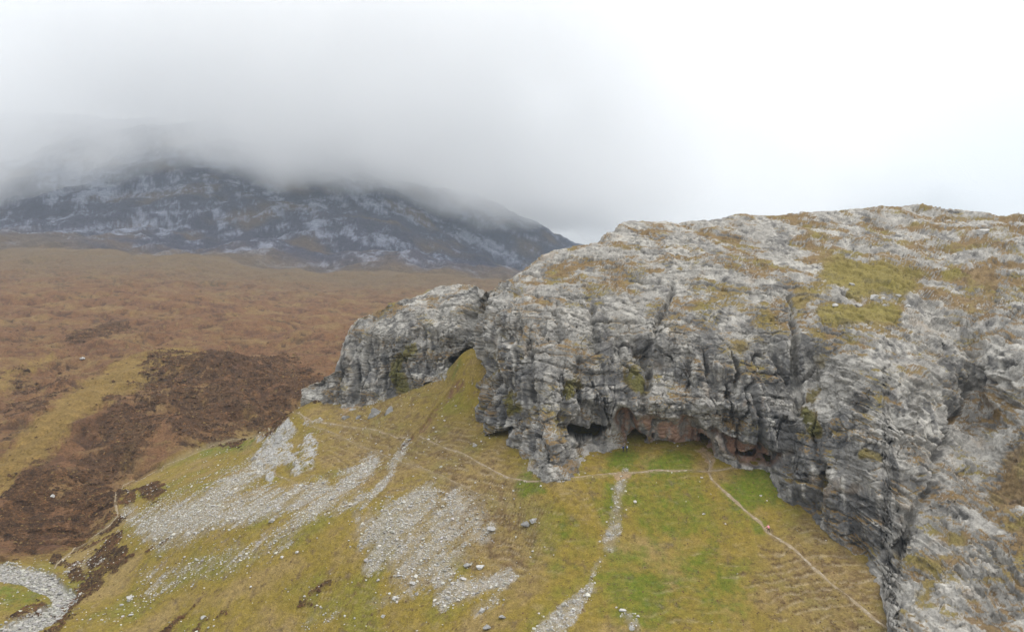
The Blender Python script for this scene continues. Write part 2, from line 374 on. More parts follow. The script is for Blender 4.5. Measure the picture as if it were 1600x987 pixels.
mo = lerp(mo, (.045, .026, .018), sst(.17, .24, fbm(XX / 34 + 9, YY / 16, 8.8, 4)) * (1 - sst(.24, .34, fbm(XX / 34 + 9, YY / 16, 8.8, 4))) * .7)
hg2 = fbm(XX / 15, YY / 8, 5.8, 4, gain=.6); mo = lerp(mo, (.042, .025, .018), sst(.24, .34, hg2) * sst(-.1, .2, m1) * .8)
mo = lerp(mo, (.215, .145, .042), GM['yellow'] * .75)
mo = lerp(mo, (.115, .085, .050), sst(750, 1250, YY + 120 * m1) * .8)
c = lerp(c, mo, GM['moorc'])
dkc = lerp(np.broadcast_to(np.array((.060, .033, .018)), c.shape).copy(), (.125, .070, .034), sst(.0, .45, v2 + .3 * v3))
c = lerp(c, dkc, GM['dark'] * .85)
# mountain: pale quartzite scree in bands and chutes over dark purple-brown heath, haze blue painted into both
di = sst(-900, -250, XX)
q1 = fbm(XX / 260 + .004 * gh * di, (gh + .42 * XX * di) / 30, 3.3, 5, gain=.6); q2 = fbm((XX + 1.1 * gh) / 42, YY / 420, 6.1, 5, gain=.6); q3 = fbm(XX / 22, YY / 60, gh / 14, 4, gain=.75)
mc = np.empty_like(c); mc[:] = (.052, .050, .072)
mc = lerp(mc, (.105, .075, .055), sst(.0, .4, fbm(XX / 200, YY / 200, 1.9, 4)))
mc = lerp(mc, (.23, .245, .30), sst(.02, .40, q1 * .65 + q2 * .60 + q3 * .60 + .10 * sst(140, 320, gh)) * .9)
c = lerp(c, mc, sst(1250, 1650, YY + 160 * fbm(XX / 150, YY / 150, 7.7, 3)))
c = lerp(c, (.30, .29, .275), GM['stream'] * (.75 + .25 * sst(-.2, .3, v2)))
c = lerp(c, (.24, .19, .11), sst(.3, .8, GM['path']) * .35)
c = np.clip(c, .01, .6)
GV = np.stack([XX, YY, gh], -1); GC = c
f0 = FQ[:, 0]; fy = YY[f0]
moorf = GM['moor'][f0] > .5; farf = fy > 1309; strf = (GM['stream'][f0] > .5) & (fy < 300)
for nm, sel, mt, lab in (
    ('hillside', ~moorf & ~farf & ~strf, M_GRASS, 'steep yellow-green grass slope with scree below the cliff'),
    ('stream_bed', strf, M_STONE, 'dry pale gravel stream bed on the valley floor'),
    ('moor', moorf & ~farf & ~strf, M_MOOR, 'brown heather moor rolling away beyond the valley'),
    ('mountain', farf, M_MOUNT, 'grey quartzite mountain, tinted haze blue, rising into the cloud')):
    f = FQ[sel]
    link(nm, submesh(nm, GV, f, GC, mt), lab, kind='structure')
print('ground', time.time() - T0, len(FQ))

# ------------------------------------------------------------------ limestone crag
CRP = [(483,622,262),(535,642,250),(600,632,244),(660,612,238),(700,590,233),(715,560,236),(733,600,226),(740,660,205),(765,695,192),(800,700,184),(838,738,167.5),(868,748,163.5),
 (897,738,166),(905,690,180),(960,700,182),(1030,695,183),(1100,715,181),(1150,722,178),(1205,728,176),(1225,780,168),(1250,797,166),(1300,845,157),(1350,885,151),(1375,905,146),
 (1390,987,133),(1400,1060,124),(1500,1060,118),(1600,1060,115),(1720,1060,113),
 (500,600,264),(535,570,258),(535,535,263),(600,570,249),(600,520,253),(600,480,266),(660,560,243),(660,500,250),(680,455,266),(715,530,238),(720,480,246),(735,560,232),(737,500,238),
 (740,452,258),(752,600,207),(762,540,208),(767,480,214),(778,452,228),(800,600,188),(800,520,196),(800,470,208),(800,440,226),(868,690,169),(870,600,180),(870,520,190),(870,470,201),
 (870,430,217),(870,393,240),(900,640,178),(950,600,182),(950,520,189),(950,460,203),(950,400,230),(950,368,250),(1000,650,179),(1010,560,188),(1030,600,183),(1050,640,178),(1060,560,184),
 (1050,480,198),(1040,420,222),(1000,347,268),(1100,600,180),(1100,655,177),(1110,520,187),(1110,450,205),(1100,390,235),(1100,346,268),(1180,640,176),(1180,560,182),(1200,500,190),
 (1200,430,214),(1200,370,250),(1200,336,280),(1240,600,182),(1240,700,172),(1260,640,174),(1270,540,183),(1300,480,196),(1320,430,218),(1300,370,255),(1340,325,292),(1300,780,160),
 (1320,700,164),(1340,600,170),(1360,520,182),(1400,500,190),(1400,800,152),(1430,700,158),(1440,600,168),(1430,460,208),(1420,400,240),(1430,323,300),(1480,540,186),(1500,480,206),
 (1510,600,179),(1530,700,164),(1500,800,150),(1500,900,136),(1500,987,125),(1440,900,139),(1430,987,128),(1560,560,174),(1600,500,183),(1600,430,215),(1600,380,250),(1600,337,290),
 (1600,620,164),(1600,700,155),(1600,800,142),(1600,900,130),(1720,337,290),(1720,500,180),(1720,700,148),(1720,900,125),(2200,337,285),(2200,420,215),(2200,500,172),(2200,700,138),(2200,900,117),(2200,1060,106)]
CRP = np.array(CRP, float)
_up = (CRP[:, 0] > 780) & (CRP[:, 2] > 196); CRP[_up, 2] = 196 + (CRP[_up, 2] - 196) * .80
ct = TPS(CRP[:, :2] / 400, CRP[:, 2], 2e-4)
SKYL = np.array([(470,612),(483,605),(505,594),(528,578),(533,540),(545,515),(560,497),(590,485),(620,473),(655,460),(690,448),(720,446),(745,447),(762,452),(775,449),(800,437),(825,418),(850,400),(870,392),(920,384),(945,370),
 (975,349),(1000,346),(1060,350),(1100,345),(1160,337),(1250,335),(1340,325),(1430,322),(1500,327),(1560,337),(1600,337),(1760,338)], float)
BASE = np.array([(470,640),(535,660),(600,650),(660,632),(700,612),(722,600),(735,640),(745,690),(770,712),(800,725),(830,760),(868,778),(900,768),(912,738),(960,728),(1030,728),(1100,745),(1205,755),(1225,805),(1250,822),(1300,868),(1350,912),(1378,945),
 (1392,1020),(1410,1075),(1760,1075)], float)
cpx = np.concatenate([np.linspace(472, 1690, 1020), np.linspace(1694, 2200, 90)])
crest = np.interp(cpx, SKYL[:, 0], SKYL[:, 1]); base = np.interp(cpx, BASE[:, 0], BASE[:, 1])
NT = 500
tt = np.linspace(0, 1, NT)[:, None]
CPX = np.broadcast_to(cpx, (NT, len(cpx))).copy(); CPY = base + (crest - base) * tt
CY = ct(CPX / 400, CPY / 400)
contact = base - 20 - 6 * (cpx > 1240)
CY = CY + np.maximum(CPY - contact, 0) * .30
x0, y0_, z0 = unproj(CPX, CPY, CY)
# over the crest and down the back
sb = (np.linspace(0, 1, 46)[1:] ** 1.6 * 150)[:, None]
tv = (Y0 - crest) / F
yb = CY[-1] + sb; zb = z0[-1] + sb * (tv - .03) - .0022 * sb * sb
xb = x0[-1] * (1 + .0 * sb)
xb = np.broadcast_to((cpx - CX) / F, yb.shape) * yb
x0 = np.vstack([x0, xb]); y0_ = np.vstack([y0_, yb]); z0 = np.vstack([z0, zb])
CPX = np.vstack([CPX, np.broadcast_to(cpx, yb.shape)]); CPY = np.vstack([CPY, np.broadcast_to(crest, yb.shape)])
back = np.vstack([np.zeros((NT, len(cpx))), np.ones(yb.shape)])
def normals(x, y, z):
    P = np.stack([x, y, z], -1); du = np.gradient(P, axis=1); dv = np.gradient(P, axis=0)
    n = np.cross(du, dv); n /= np.linalg.norm(n, axis=-1)[..., None] + 1e-9
    return n
nrm = normals(x0, y0_, z0)
if np.mean(nrm[:400, :, 1]) > 0: nrm = -nrm
steep = 1 - sst(.35, .8, nrm[..., 2])
wpx = CPX + fbm(x0 / 9, y0_ / 9, z0 / 9, 3) * 16; wpy = CPY + fbm(x0 / 9 + 30, y0_ / 9, z0 / 9, 3) * 14
d = fbm(x0 / 22, y0_ / 22, z0 / 30, 3) * 4.0
rt0 = sst(1262, 1330, wpx)
# buttress ribs with sharp grooves between them
rib = fbm(x0 / 9 + z0 / 70, y0_ / 14, z0 / 45 + 9, 2); d += (sst(0, .30, np.abs(rib)) - .6) * 3.3 * steep * (1 - .5 * rt0)
d += fbm(x0 / 7, y0_ / 7, z0 / 5 + 9, 3) * 1.3
# bedding: nearly level on the left and middle, domed on the right buttress, upright at the far right
rt = sst(1262, 1330, wpx); rr_ = sst(1500, 1560, wpx)
bw = fbm(x0 / 30, y0_ / 30, z0 / 30 + 4, 2) * 3.5
wl = z0 + .07 * x0 - .10 * (CPX < 760) * x0 + bw
xq, _, zq = unproj(1235., 870., 165.)
wd_ = np.hypot(x0 - xq, 1.15 * (z0 - zq)) + bw * .6
wu = x0 * .9 + z0 * .25 + bw
bn = fbm(x0 / 4.5, y0_ / 4.5, z0 / 4.5, 2) * .45
wl = wl + bn; wd_ = wd_ + bn; wu = wu + bn
def beds(w, per, k, cut=.8):
    s = w / per; i = np.floor(s); f = s - i; a = hash1(i, k); b_ = hash1(i - 1, k)
    e = sst(.0, .10, f); return (b_ + (a - b_) * e - .5) + sst(0, cut, f) * .25 - sst(cut, 1, f) * .25
def slots(w, per, k, wid):
    s = w / per; i = np.floor(s); f = s - i; f = np.minimum(f, 1 - f) * per
    return (1 - sst(0, wid, f)) * (hash1(np.floor(s + .5), k) > .35)
lm = sst(-.15, .25, fbm(x0 / 16, y0_ / 16, z0 / 7, 2)); lm2 = sst(-.15, .25, fbm(x0 / 9 + 50, y0_ / 9, z0 / 4, 2))
def fabric(w, big, ribs):
    e = beds(w, 5.2, 4) * 1.9 * (.35 + .65 * lm) * big + beds(w, 2.1, 1) * .85 * (.2 + .8 * lm2)
    e = e - slots(w, 2.1, 5, .28) * .9 * lm2 - slots(w, 5.2, 6, .4) * 1.2 * lm
    if ribs:
        rw = w + fbm(x0 / 6, y0_ / 6, z0 / 6 + 3, 2) * .9; rg = np.abs(((rw / 2.1) % 1.0) - .5) * 2; return e * .8 + (sst(.1, .7, rg) - .5) * 1.25 * lm2 + (blk_ - .5) * .9
    return e + beds(w, .8, 2) * .28 * lm2
blk_ = sst(-.3, .3, fbm(x0 / 8, y0_ / 8, z0 / 8 + 70, 3))
d += fabric(wl, .75, False) * (1 - rt) * (1 - .45 * steep) + rt * (fabric(wd_, .4, True) * (1 - rr_) + fabric(wu, .4, True) * rr_)
# joints: long near-vertical cracks, some opening into grooves
jw = fbm(x0 / 9, y0_ / 9, z0 / 6, 2) * .25
jn = np.abs(perlin(x0 / 5.5 + jw + z0 / 60, y0_ / 9, z0 / 40)); jm = sst(-.15, .15, fbm(x0 / 12, y0_ / 12, z0 / 12 + 30, 2))
d -= (1 - sst(0, .06, jn)) * 2.8 * steep * (1 - .8 * rt) * jm
jn2 = np.abs(perlin(x0 / 2.3 + jw * 2, y0_ / 4, z0 / 14 + 7)); d -= (1 - sst(0, .13, jn2)) * 1.1 * steep * (1 - .8 * rt) * sst(-.1, .2, fbm(x0 / 7, y0_ / 7, z0 / 7 + 60, 2))
f1, f2, cid = worley(x0 / 3.6 + jw, y0_ / 3.6, z0 / 2.4 + jw)
d += (cid - .5) * .9 - (1 - sst(0, .10, f2 - f1)) * .35
blk = sst(-.15, .25, fbm(x0 / 10, y0_ / 10, z0 / 8 + 80, 2))
# named gullies and clefts (photo pixels along the face)
clv = sst(-.3, .3, fbm(x0 / 4, y0_ / 4, z0 / 5 + 21, 3))
def cleft(pts, r, depth, soft=.8):
    global d
    d -= capsules(wpx * .75 + CPX * .25, wpy * .75 + CPY * .25, chain(pts, r * .7, r * 1.5), 1.0) * depth * .90 * (.45 + .75 * clv)
front = 1 - back
cleft([(757,450),(745,480),(737,520),(733,570)], 11, 7.0)
cleft([(1052,446),(1028,500),(1012,540),(1010,590),(1003,640)], 4.5, 4.5)
cleft([(1232,470),(1239,505),(1240,540),(1243,600),(1246,640)], 4.5, 4.5); cleft([(1246,640),(1238,720)], 9, 1.5)
cleft([(922,480),(930,545)], 5, 3.2); cleft([(905,560),(908,640),(903,680)], 7, 3.2); cleft([(868,470),(872,530)], 4, 2.4); cleft([(1150,560),(1160,620)], 4, 2.0); cleft([(690,470),(680,540)], 4, 2.0)
cleft([(832,530),(826,600),(815,665)], 5, 3.0)
cleft([(1445,470),(1480,505),(1515,540),(1525,600),(1520,650)], 14, 3.6)
cleft([(1515,600),(1480,680),(1450,760),(1415,840),(1390,890)], 4.5, 4.2)
cleft([(1290,730),(1292,760)], 5, 3.0); cleft([(1310,770),(1380,790),(1420,805)], 4, 1.6)
cleft([(1100,375),(1080,395),(1060,412)], 5, 1.6); cleft([(1560,870),(1540,920),(1570,960)], 16, 2.6); cleft([(1500,890),(1530,895)], 9, 2.0)
# the recessed red-brown cave band under its overhanging roof
RED = [(975,655,1000,690,14,22),(1010,672,1070,680,22,22),(1080,690,1110,695,18,20),(1130,690,1160,704,10,14),(1165,705,1205,715,16,14)]
red = capsules(CPX, wpy * .4 + CPY * .6, RED, .35)
roof = capsules(wpx * .4 + CPX * .6, wpy * .4 + CPY * .6, chain([(905,618),(960,622),(985,634),(1040,630),(1090,640),(1140,632),(1178,640),(1190,672),(1215,700)], 8), .7)
d += roof * 1.5
pil = capsules(CPX, CPY, [(1122,690,1132,735,9,14),(1060,705,1056,720,7,9,.6),(1012,690,1014,715,6,8,.7)], .4)
rec = red * 4.2 * (1 - pil)
# caves: (capsules, depth)
CAVES = [([(705,561,722,550,6,7)], 13), ([(668,602,674,600,4,4)], 3), ([(730,658,741,660,5,5)], 5), ([(772,690,792,680,9,9),(792,680,802,668,7,3)], 12), ([(908,680,932,676,10,8),(932,676,946,668,6,3)], 15),
 ([(988,688,1000,685,7,8)], 13), ([(1096,692,1101,695,6,8)], 15), ([(1150,708,1176,706,3.5,5)], 7), ([(1197,716,1203,720,4,7)], 9), ([(1285,738,1300,736,3,3)], 3), ([(1398,862,1410,840,4,3)], 3)]
cave = np.zeros(d.shape)
cidm = np.full(d.shape, -1)
for k, (cp, dep) in enumerate(CAVES):
    m = capsules(wpx * .25 + CPX * .75, wpy * .25 + CPY * .75, cp, .22); cidm[m > .5] = k; cave = np.maximum(cave, m * dep)
fade = 1 - sst(0, 1, back) * .4
nrm2 = nrm.copy(); nrm2[..., 1] = np.minimum(nrm2[..., 1], 0) - .25; nrm2 /= np.linalg.norm(nrm2, axis=-1)[..., None]
upm = 1 - .30 * (1 - steep)
footf = np.vstack([.35 + .65 * (1 - sst(-30, 0, CPY[:NT] - contact)), np.ones(yb.shape)])
dd = d * upm * fade * footf
xc = x0 + nrm2[..., 0] * dd; yc = y0_ + nrm2[..., 1] * dd + (rec + cave) * front; zc = z0 + nrm2[..., 2] * dd
xc += (rec + cave) * front * (CPX - CX) / F; zc += (rec + cave) * front * (-.05)
n3 = normals(xc, yc, zc)
if np.mean(n3[:400, :, 1]) > 0: n3 = -n3
f1, f2, cid2 = worley(xc / 1.25 + 5, yc / 1.25, zc / .95)
e = ((cid2 - .5) * .62 - (1 - sst(0, .16, f2 - f1)) * .22) * (.35 + .65 * blk) + fbm(xc / 1.6, yc / 1.6, zc / 1.6, 3) * .42
e = e * (1 - .5 * np.clip(cave + rec, 0, 1) * front)
xc = xc + n3[..., 0] * e; yc = yc + n3[..., 1] * e; zc = zc + n3[..., 2] * e
n3 = normals(xc, yc, zc)
if np.mean(n3[:400, :, 1]) > 0: n3 = -n3
x0, y0_, z0 = xc, yc, zc
# albedo of the rock and its vegetation
r1 = fbm(x0 / 9, y0_ / 9, z0 / 9, 4); r2 = fbm(x0 / 2.2, y0_ / 2.2, z0 / 4.5, 4); r3 = fbm(x0 / .7, y0_ / .7, z0 / .7, 2)
streak = fbm(x0 / 2.0, y0_ / 2.0, z0 / 24, 4, gain=.6)
rc = np.empty(d.shape + (3,)); rc[:] = (.285, .272, .252)
rb = fbm(x0 / 14, y0_ / 14, z0 / 8 + 44, 3)
rc = lerp(rc, (.42, .402, .37), sst(.0, .45, r2 + .3 * r3 + .6 * rb)); rc = lerp(rc, (.14, .135, .13), sst(.0, .38, -r1 - .5 * r2 - .2 * r3))
rc = lerp(rc, np.array((.39, .372, .345)), (cid - .3) * .5 * (cid > .3))
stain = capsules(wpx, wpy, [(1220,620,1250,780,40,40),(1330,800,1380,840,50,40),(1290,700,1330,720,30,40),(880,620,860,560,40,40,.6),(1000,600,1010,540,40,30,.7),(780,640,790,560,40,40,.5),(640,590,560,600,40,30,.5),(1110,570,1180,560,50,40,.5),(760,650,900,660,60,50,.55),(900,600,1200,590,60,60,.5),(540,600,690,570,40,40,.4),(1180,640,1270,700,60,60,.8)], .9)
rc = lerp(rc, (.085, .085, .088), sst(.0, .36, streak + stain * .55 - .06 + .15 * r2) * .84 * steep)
rc = lerp(rc, (.47, .455, .425), sst(.18, .42, -streak + .2 * r3) * .55 * steep)
rc = lerp(rc, (.33, .185, .12), np.clip(red * 1.2, 0, 1) * (1 - .7 * pil) * sst(-.12, .25, r2 + .6 * r1 + .10) * .80)
rc = lerp(rc, (.24, .17, .11), sst(.30, .55, r1 + .5 * r2) * .35)
bnd = fbm(x0 / 13, y0_ / 13, wl / 4.5, 4, gain=.58)
vg = sst(.05, .95, n3[..., 2]) * .50 + .95 * bnd + .18 * fbm(x0 / 2, y0_ / 2, z0 / 2, 3) + .10 * r3
LAWN = [(1300,425,1400,440,22,26),(1290,490,1390,488,16,18),(1480,430,1545,432,10,12),(1330,455,1420,440,8,14),(1250,470,1290,450,14,14,.6),(1572,770,1605,740,22,45),(1590,815,1600,850,20,14,.8),(1530,600,1555,640,8,10,.6),(1150,470,1100,490,22,18,.5),(1180,530,1130,545,16,14,.5),(1280,560,1270,530,14,14,.6),(1190,500,1220,530,16,14,.6),(790,620,800,640,12,12,.5),(1350,712,1370,716,10,8,.8),(1460,890,1420,870,14,10,.7),(1440,940,1450,920,12,10,.6)]
MOSS = [(620,565,628,600,11,14),(640,545,615,560,12,10,.7),(985,580,995,600,13,16),(900,600,890,615,14,12,.8),(1262,640,1270,670,10,14),(1275,600,1265,620,8,10,.7),(760,590,770,560,8,14,.4),(795,625,800,640,12,10,.8)]
lawn = capsules(wpx, wpy, LAWN, .6) * front; moss = capsules(wpx, wpy, MOSS, .6) * front
veg = sst(.46, .58, vg + .03 * (1 - steep) + .35 * lawn * (1.2 - .6 * steep)) * (1 - np.clip(cave, 0, 1)); veg = np.maximum(veg, sst(.30, .62, moss * .9 + 1.1 * r2 + .3 * r3) * sst(.03, .25, moss))
veg = np.maximum(veg, sst(.45, .75, lawn + .5 * r1) * sst(.1, .3, lawn) * .9)
vc = np.empty_like(rc); vc[:] = (.185, .122, .052)
vc = lerp(vc, (.195, .155, .045), sst(-.1, .4, fbm(x0 / 8, y0_ / 8, z0 / 8 + 6, 3))); vc = lerp(vc, (.125, .078, .038), sst(-.05, .35, r2) * .7)
vc = lerp(vc, (.20, .165, .034), lawn * .8 * (CPX < 1500)); vc = lerp(vc, (.085, .088, .020), moss * .8)
rc = rc * np.array((1.0, .99, .965))
rc = lerp(rc, vc, veg * .92)
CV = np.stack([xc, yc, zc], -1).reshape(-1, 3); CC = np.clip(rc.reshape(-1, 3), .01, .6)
nr2, nc2 = xc.shape
ii = np.arange(nr2 - 1)[:, None] * nc2 + np.arange(nc2 - 1)[None]
CF = np.stack([ii, ii + 1, ii + 1 + nc2, ii + nc2], -1).reshape(-1, 4)
fc = cidm[:-1, :-1].ravel()
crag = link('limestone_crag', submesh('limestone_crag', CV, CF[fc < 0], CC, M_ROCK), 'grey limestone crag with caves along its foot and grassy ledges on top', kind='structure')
CAVELAB = ['dark cave mouth high in the gully', 'small hole at the foot of the left buttress', 'small low cave left of the main face', 'triangular cave at the foot of the main face', 'wide dark cave beside the hanging rock nose', 'rounded red-brown cave beside the people in blue', 'dark cave mouth at the head of the bare path', 'low dark slot in the red rock', 'narrow cave at the right end of the red wall', 'shallow square slot in the dark right wall', 'dark hole at the foot of the diagonal cleft']
for k in range(len(CAVES)):
    f = CF[fc == k]
    if len(f): link('cave', submesh('cave', CV, f, CC, M_ROCK), CAVELAB[k], parent=crag)
print('crag', time.time() - T0, len(CF))

# ------------------------------------------------------------------ ray to ground, strips, scatter
def hit(px, py):
    """the place on the ground seen at a photo pixel"""
    Y = np.concatenate([np.arange(118, 300, .5), np.geomspace(300, 1300, 300)])
    h, _, _, q = ground_height((px - CX) / F * Y, Y); q = Y0 - F * (h - CZ) / Y
    k = np.argmax(q <= py)
    k = max(k, 1); t = (q[k - 1] - py) / (q[k - 1] - q[k] + 1e-9); y = Y[k - 1] + (Y[k] - Y[k - 1]) * np.clip(t, 0, 1)
    return (px - CX) / F * y, y
WIDTH = {'main': .62, 'terrace': .42, 'cave': .5, 'right_cave': .5, 'upper': .36, 'second': .26, 'low': .24, 'valley': .42, 'spur': .24}
PLAB = {'main': 'pale worn footpath climbing the grass slope to the caves', 'terrace': 'narrow footpath running level along the foot of the crag', 'cave': 'short bare track up to the dark cave mouth',
 'right_cave': 'sandy track along the foot of the red cave wall', 'upper': 'pale thin path crossing the upper slope to the slope corner', 'second': 'faint sheep track below the upper path', 'low': 'faint sheep track crossing above the big scree patch',
 'valley': 'footpath along the valley floor between grass and heather', 'spur': 'short faint track across the grey spur of scree'}
def smooth_line(P, step):
    P = np.array(P); d = np.r_[0, np.cumsum(np.linalg.norm(np.diff(P, axis=0), axis=1))]
    t = np.arange(0, d[-1], step); x = np.interp(t, d, P[:, 0]); y = np.interp(t, d, P[:, 1])
    k = max(3, int(4 / step) | 1); ker = np.hanning(k + 2)[1:-1]; ker /= ker.sum()
    pad = lambda v: np.convolve(np.pad(v, k // 2, mode='reflect', reflect_type='odd'), ker, 'valid')
    return pad(x), pad(y)
for key, pts in PATHS.items():
    P = [hit(*p) for p in pts]
    x, y = smooth_line(P, .35)
    x = x + fbm(y / 5, x / 5, 3.3, 2) * .5; y = y + fbm(x / 5, y / 5, 9.3, 2) * .5
    tx = np.gradient(x); ty = np.gradient(y); n = np.hypot(tx, ty) + 1e-9; tx /= n; ty /= n
    wd = .72 * WIDTH[key] * np.clip(1 + 1.6 * fbm(x / 2.2, y / 2.2, .7, 3), .25, 2) * np.clip(np.minimum(np.arange(len(x)), np.arange(len(x))[::-1]) / 6., .15, 1)
    us = np.array([-1, -.55, 0, .55, 1.])
    vx = x[:, None] - ty[:, None] * wd[:, None] * us; vy = y[:, None] + tx[:, None] * wd[:, None] * us
    vz, _, _, _ = ground_height(vx, vy)
    vz = vz * .5 + vz.mean(axis=1, keepdims=True) * .5 + np.array([-.10, .07, .09, .07, -.10])
    V = np.stack([vx, vy, vz], -1).reshape(-1, 3)
    i = (np.arange(len(x) - 1)[:, None] * 5 + np.arange(4)[None]); Fp = np.stack([i, i + 1, i + 6, i + 5], -1).reshape(-1, 4)
    pc = np.empty(V.shape); pc[:] = (.275, .215, .135); pc = lerp(pc, (.26, .20, .13), sst(-.2, .3, fbm(V[:, 0] / 1.5, V[:, 1] / 1.5, 1.2, 3))); pc = lerp(pc, (.37, .325, .26), sst(.15, .4, fbm(V[:, 0] / .8, V[:, 1] / .8, 5.2, 2)))
    gap = fbm(V[Fp[:, 0], 0] / 3, V[Fp[:, 0], 1] / 3, 2.2, 3) + .5 * fbm(V[Fp[:, 0], 0] / .7, V[Fp[:, 0], 1] / .7, 6.2, 2) + .25 * np.isin(np.arange(len(Fp)) % 4, (0, 3))
    Fp = Fp[gap < {'main': .60, 'terrace': .36, 'valley': .36, 'cave': .6, 'right_cave': .45, 'upper': .40}.get(key, .18)]
    link('path', new_mesh('path', V, Fp, pc, M_PATH), PLAB[key], kind='structure')
print('paths', time.time() - T0)

import bmesh
def ico(sub):
    bm = bmesh.new(); bmesh.ops.create_icosphere(bm, subdivisions=sub, radius=1); bm.verts.ensure_lookup_table()
    V = np.array([v.co[:] for v in bm.verts]); Fi = np.array([[v.index for v in f.verts] for f in bm.faces]); bm.free(); return V, Fi
ICO1, ICOF1 = ico(1); ICO3, ICOF3 = ico(3)
def rock_shape(V, r, planes=7, cut=(.45, .85)):
    """unit sphere cut by random planes: an angular block"""
    V = V.copy()
    for _ in range(planes):
        n = r.normal(size=3); n /= np.linalg.norm(n); dlt = r.uniform(*cut); q = V @ n; V -= np.outer(np.maximum(q - dlt, 0), n)
    return V
def euler_m(a):
    ca, sa = np.cos(a), np.sin(a); o = np.zeros(a.shape[:1]); l = o + 1
    Rz = np.stack([ca[:, 2], -sa[:, 2], o, sa[:, 2], ca[:, 2], o, o, o, l], -1).reshape(-1, 3, 3)
    Rx = np.stack([l, o, o, o, ca[:, 0], -sa[:, 0], o, sa[:, 0], ca[:, 0]], -1).reshape(-1, 3, 3)
    return Rz @ Rx
VARI = [rock_shape(ICO1, rng, 6, (.4, .8)) for _ in range(10)]
def scatter(name, x, y, z, size, col, mat, label, flat=(.45, .8), cat=None, tilt=.35):
    n = len(x); vi = rng.integers(0, 10, n); B = np.array(VARI)[vi]
    sc = np.stack([size * rng.uniform(.8, 1.4, n), size * rng.uniform(.7, 1.1, n), size * rng.uniform(*flat, n)], -1)
    B = B * sc[:, None, :]
    Rm = euler_m(np.stack([rng.normal(0, tilt, n), np.zeros(n), rng.uniform(0, 6.28, n)], -1))
    B = np.einsum('nij,nvj->nvi', Rm, B) + np.stack([x, y, z + size * .18], -1)[:, None, :]
    k = B.shape[1]; Fi = (ICOF1[None] + (np.arange(n) * k)[:, None, None]).reshape(-1, 3)
    o = link(name, new_mesh(name, B.reshape(-1, 3), Fi, np.repeat(col, k, 0), mat, smooth=False), label, cat, 'stuff'); return o
def pick(wt, n):
    wt = np.maximum(wt, 0); p = wt / wt.sum(); k = rng.choice(len(wt), n, p=p)
    x = XX[k] + rng.normal(0, .25, n) * YY[k] / 170; y = YY[k] + rng.normal(0, .3, n) * YY[k] / 170
    z, m, _, _ = ground_height(x, y); return x, y, z, m
def stonecol(n, lo=.28, hi=.56):
    g = rng.uniform(lo, hi, n); return np.stack([g, g * rng.uniform(.93, .98, n), g * rng.uniform(.80, .93, n)], -1)
inview = (gpx > -60) & (gpx < 1660) & (gpy < 1040) & (YY < 340)
area = YY ** 1.0
nearhill = inview & (GM['moor'] < .5) & (gpy > 560)
NS = 25000
x, y, z, m = pick(area * nearhill * (GM['scree'] + .22 * GM['scree_w']) * (1 - GM['path']), NS)
scatter('scree', x, y, z, np.clip(rng.lognormal(-2.2, .55, NS), .06, .6), stonecol(NS), M_STONE, 'pale grey limestone scree lying in broken patches down the grass slope', cat='scree')
x, y, z, m = pick(area * inview * GM['stream'], 2600)
scatter('stream_stones', x, y, z, np.clip(rng.lognormal(-1.2, .45, 2600), .12, .8), stonecol(2600, .22, .46), M_STONE, 'pale rounded stones filling the dry stream bed', cat='stones')
lowleft = nearhill & (gpx < 960)
x, y, z, m = pick(area * nearhill * (.25 + 1.2 * (gpx < 850) + 1.0 * (gpx < 420) + 1.5 * sst(.0, .3, GM['scree_w'])) * sst(-.1, .3, v1 + .4 * v2 + .1), 2300)
scatter('scattered_stones', x, y, z, np.clip(rng.lognormal(-1.6, .42, 2300), .10, .55), stonecol(2300, .3, .58), M_STONE, 'small pale stones strewn thinly over the grass slope', cat='stones')
print('stones', time.time() - T0)

# heather clumps and grass tussocks: low ragged cushions
def tufts(name, x, y, z, size, col, mat, label, cat):
    n = len(x); k = 7
    a = np.linspace(0, 2 * np.pi, 6, endpoint=False)[None] + rng.uniform(0, 1, (n, 1))
    rr = size[:, None] * rng.uniform(.6, 1.25, (n, 6))
    ring = np.stack([x[:, None] + np.cos(a) * rr, y[:, None] + np.sin(a) * rr, z[:, None] - .08 + size[:, None] * rng.uniform(-.12, .25, (n, 6))], -1)
    top = np.stack([x + rng.normal(0, .2, n) * size, y + rng.normal(0, .2, n) * size, z + size * rng.uniform(.45, .85, n)], -1)[:, None]
    V = np.concatenate([ring, top], 1)
    Fi = np.array([[i, (i + 1) % 6, 6] for i in range(6)]); Fi = (Fi[None] + (np.arange(n) * k)[:, None, None]).reshape(-1, 3)
    cc = np.repeat(col[:, None, :], k, 1) * rng.uniform(.75, 1.25, (n, k, 1))
    return link(name, new_mesh(name, V.reshape(-1, 3), Fi, cc.reshape(-1, 3), mat), label, cat, 'stuff')
inm = (gpx > -60) & (gpx < 900) & (gpy > 440) & (YY < 620)
n = 30000
x, y, z, m = pick(area * inm * (GM['dark'] + .10 * GM['moor'] * sst(.0, .3, v2)) * (1 - GM['path']), n)
t = np.clip(sst(-.35, .45, fbm(x / 6, y / 5, 1.7, 4, gain=.6))[:, None] + rng.normal(0, .15, (n, 1)), 0, 1); hc = np.array((.046, .026, .015)) * (1 - t) + np.array((.135, .068, .030)) * t
hc[rng.uniform(size=n) < .05] = (.17, .11, .042)
tufts('heather', x, y, z, np.clip(rng.lognormal(-1.25, .4, n), .12, .8) * np.clip(y / 230, .8, 2), hc, M_MOOR, 'dark brown heather growing in dense mats on the moor edge', 'heather')
n = 26000
x, y, z, m = pick(area * nearhill * (.35 + sst(-.1, .4, v2) + .8 * GM['brown']) * (1 - GM['scree']) * (1 - GM['stream']) * (1 - GM['path']) * (1 - GM['earth']), n)
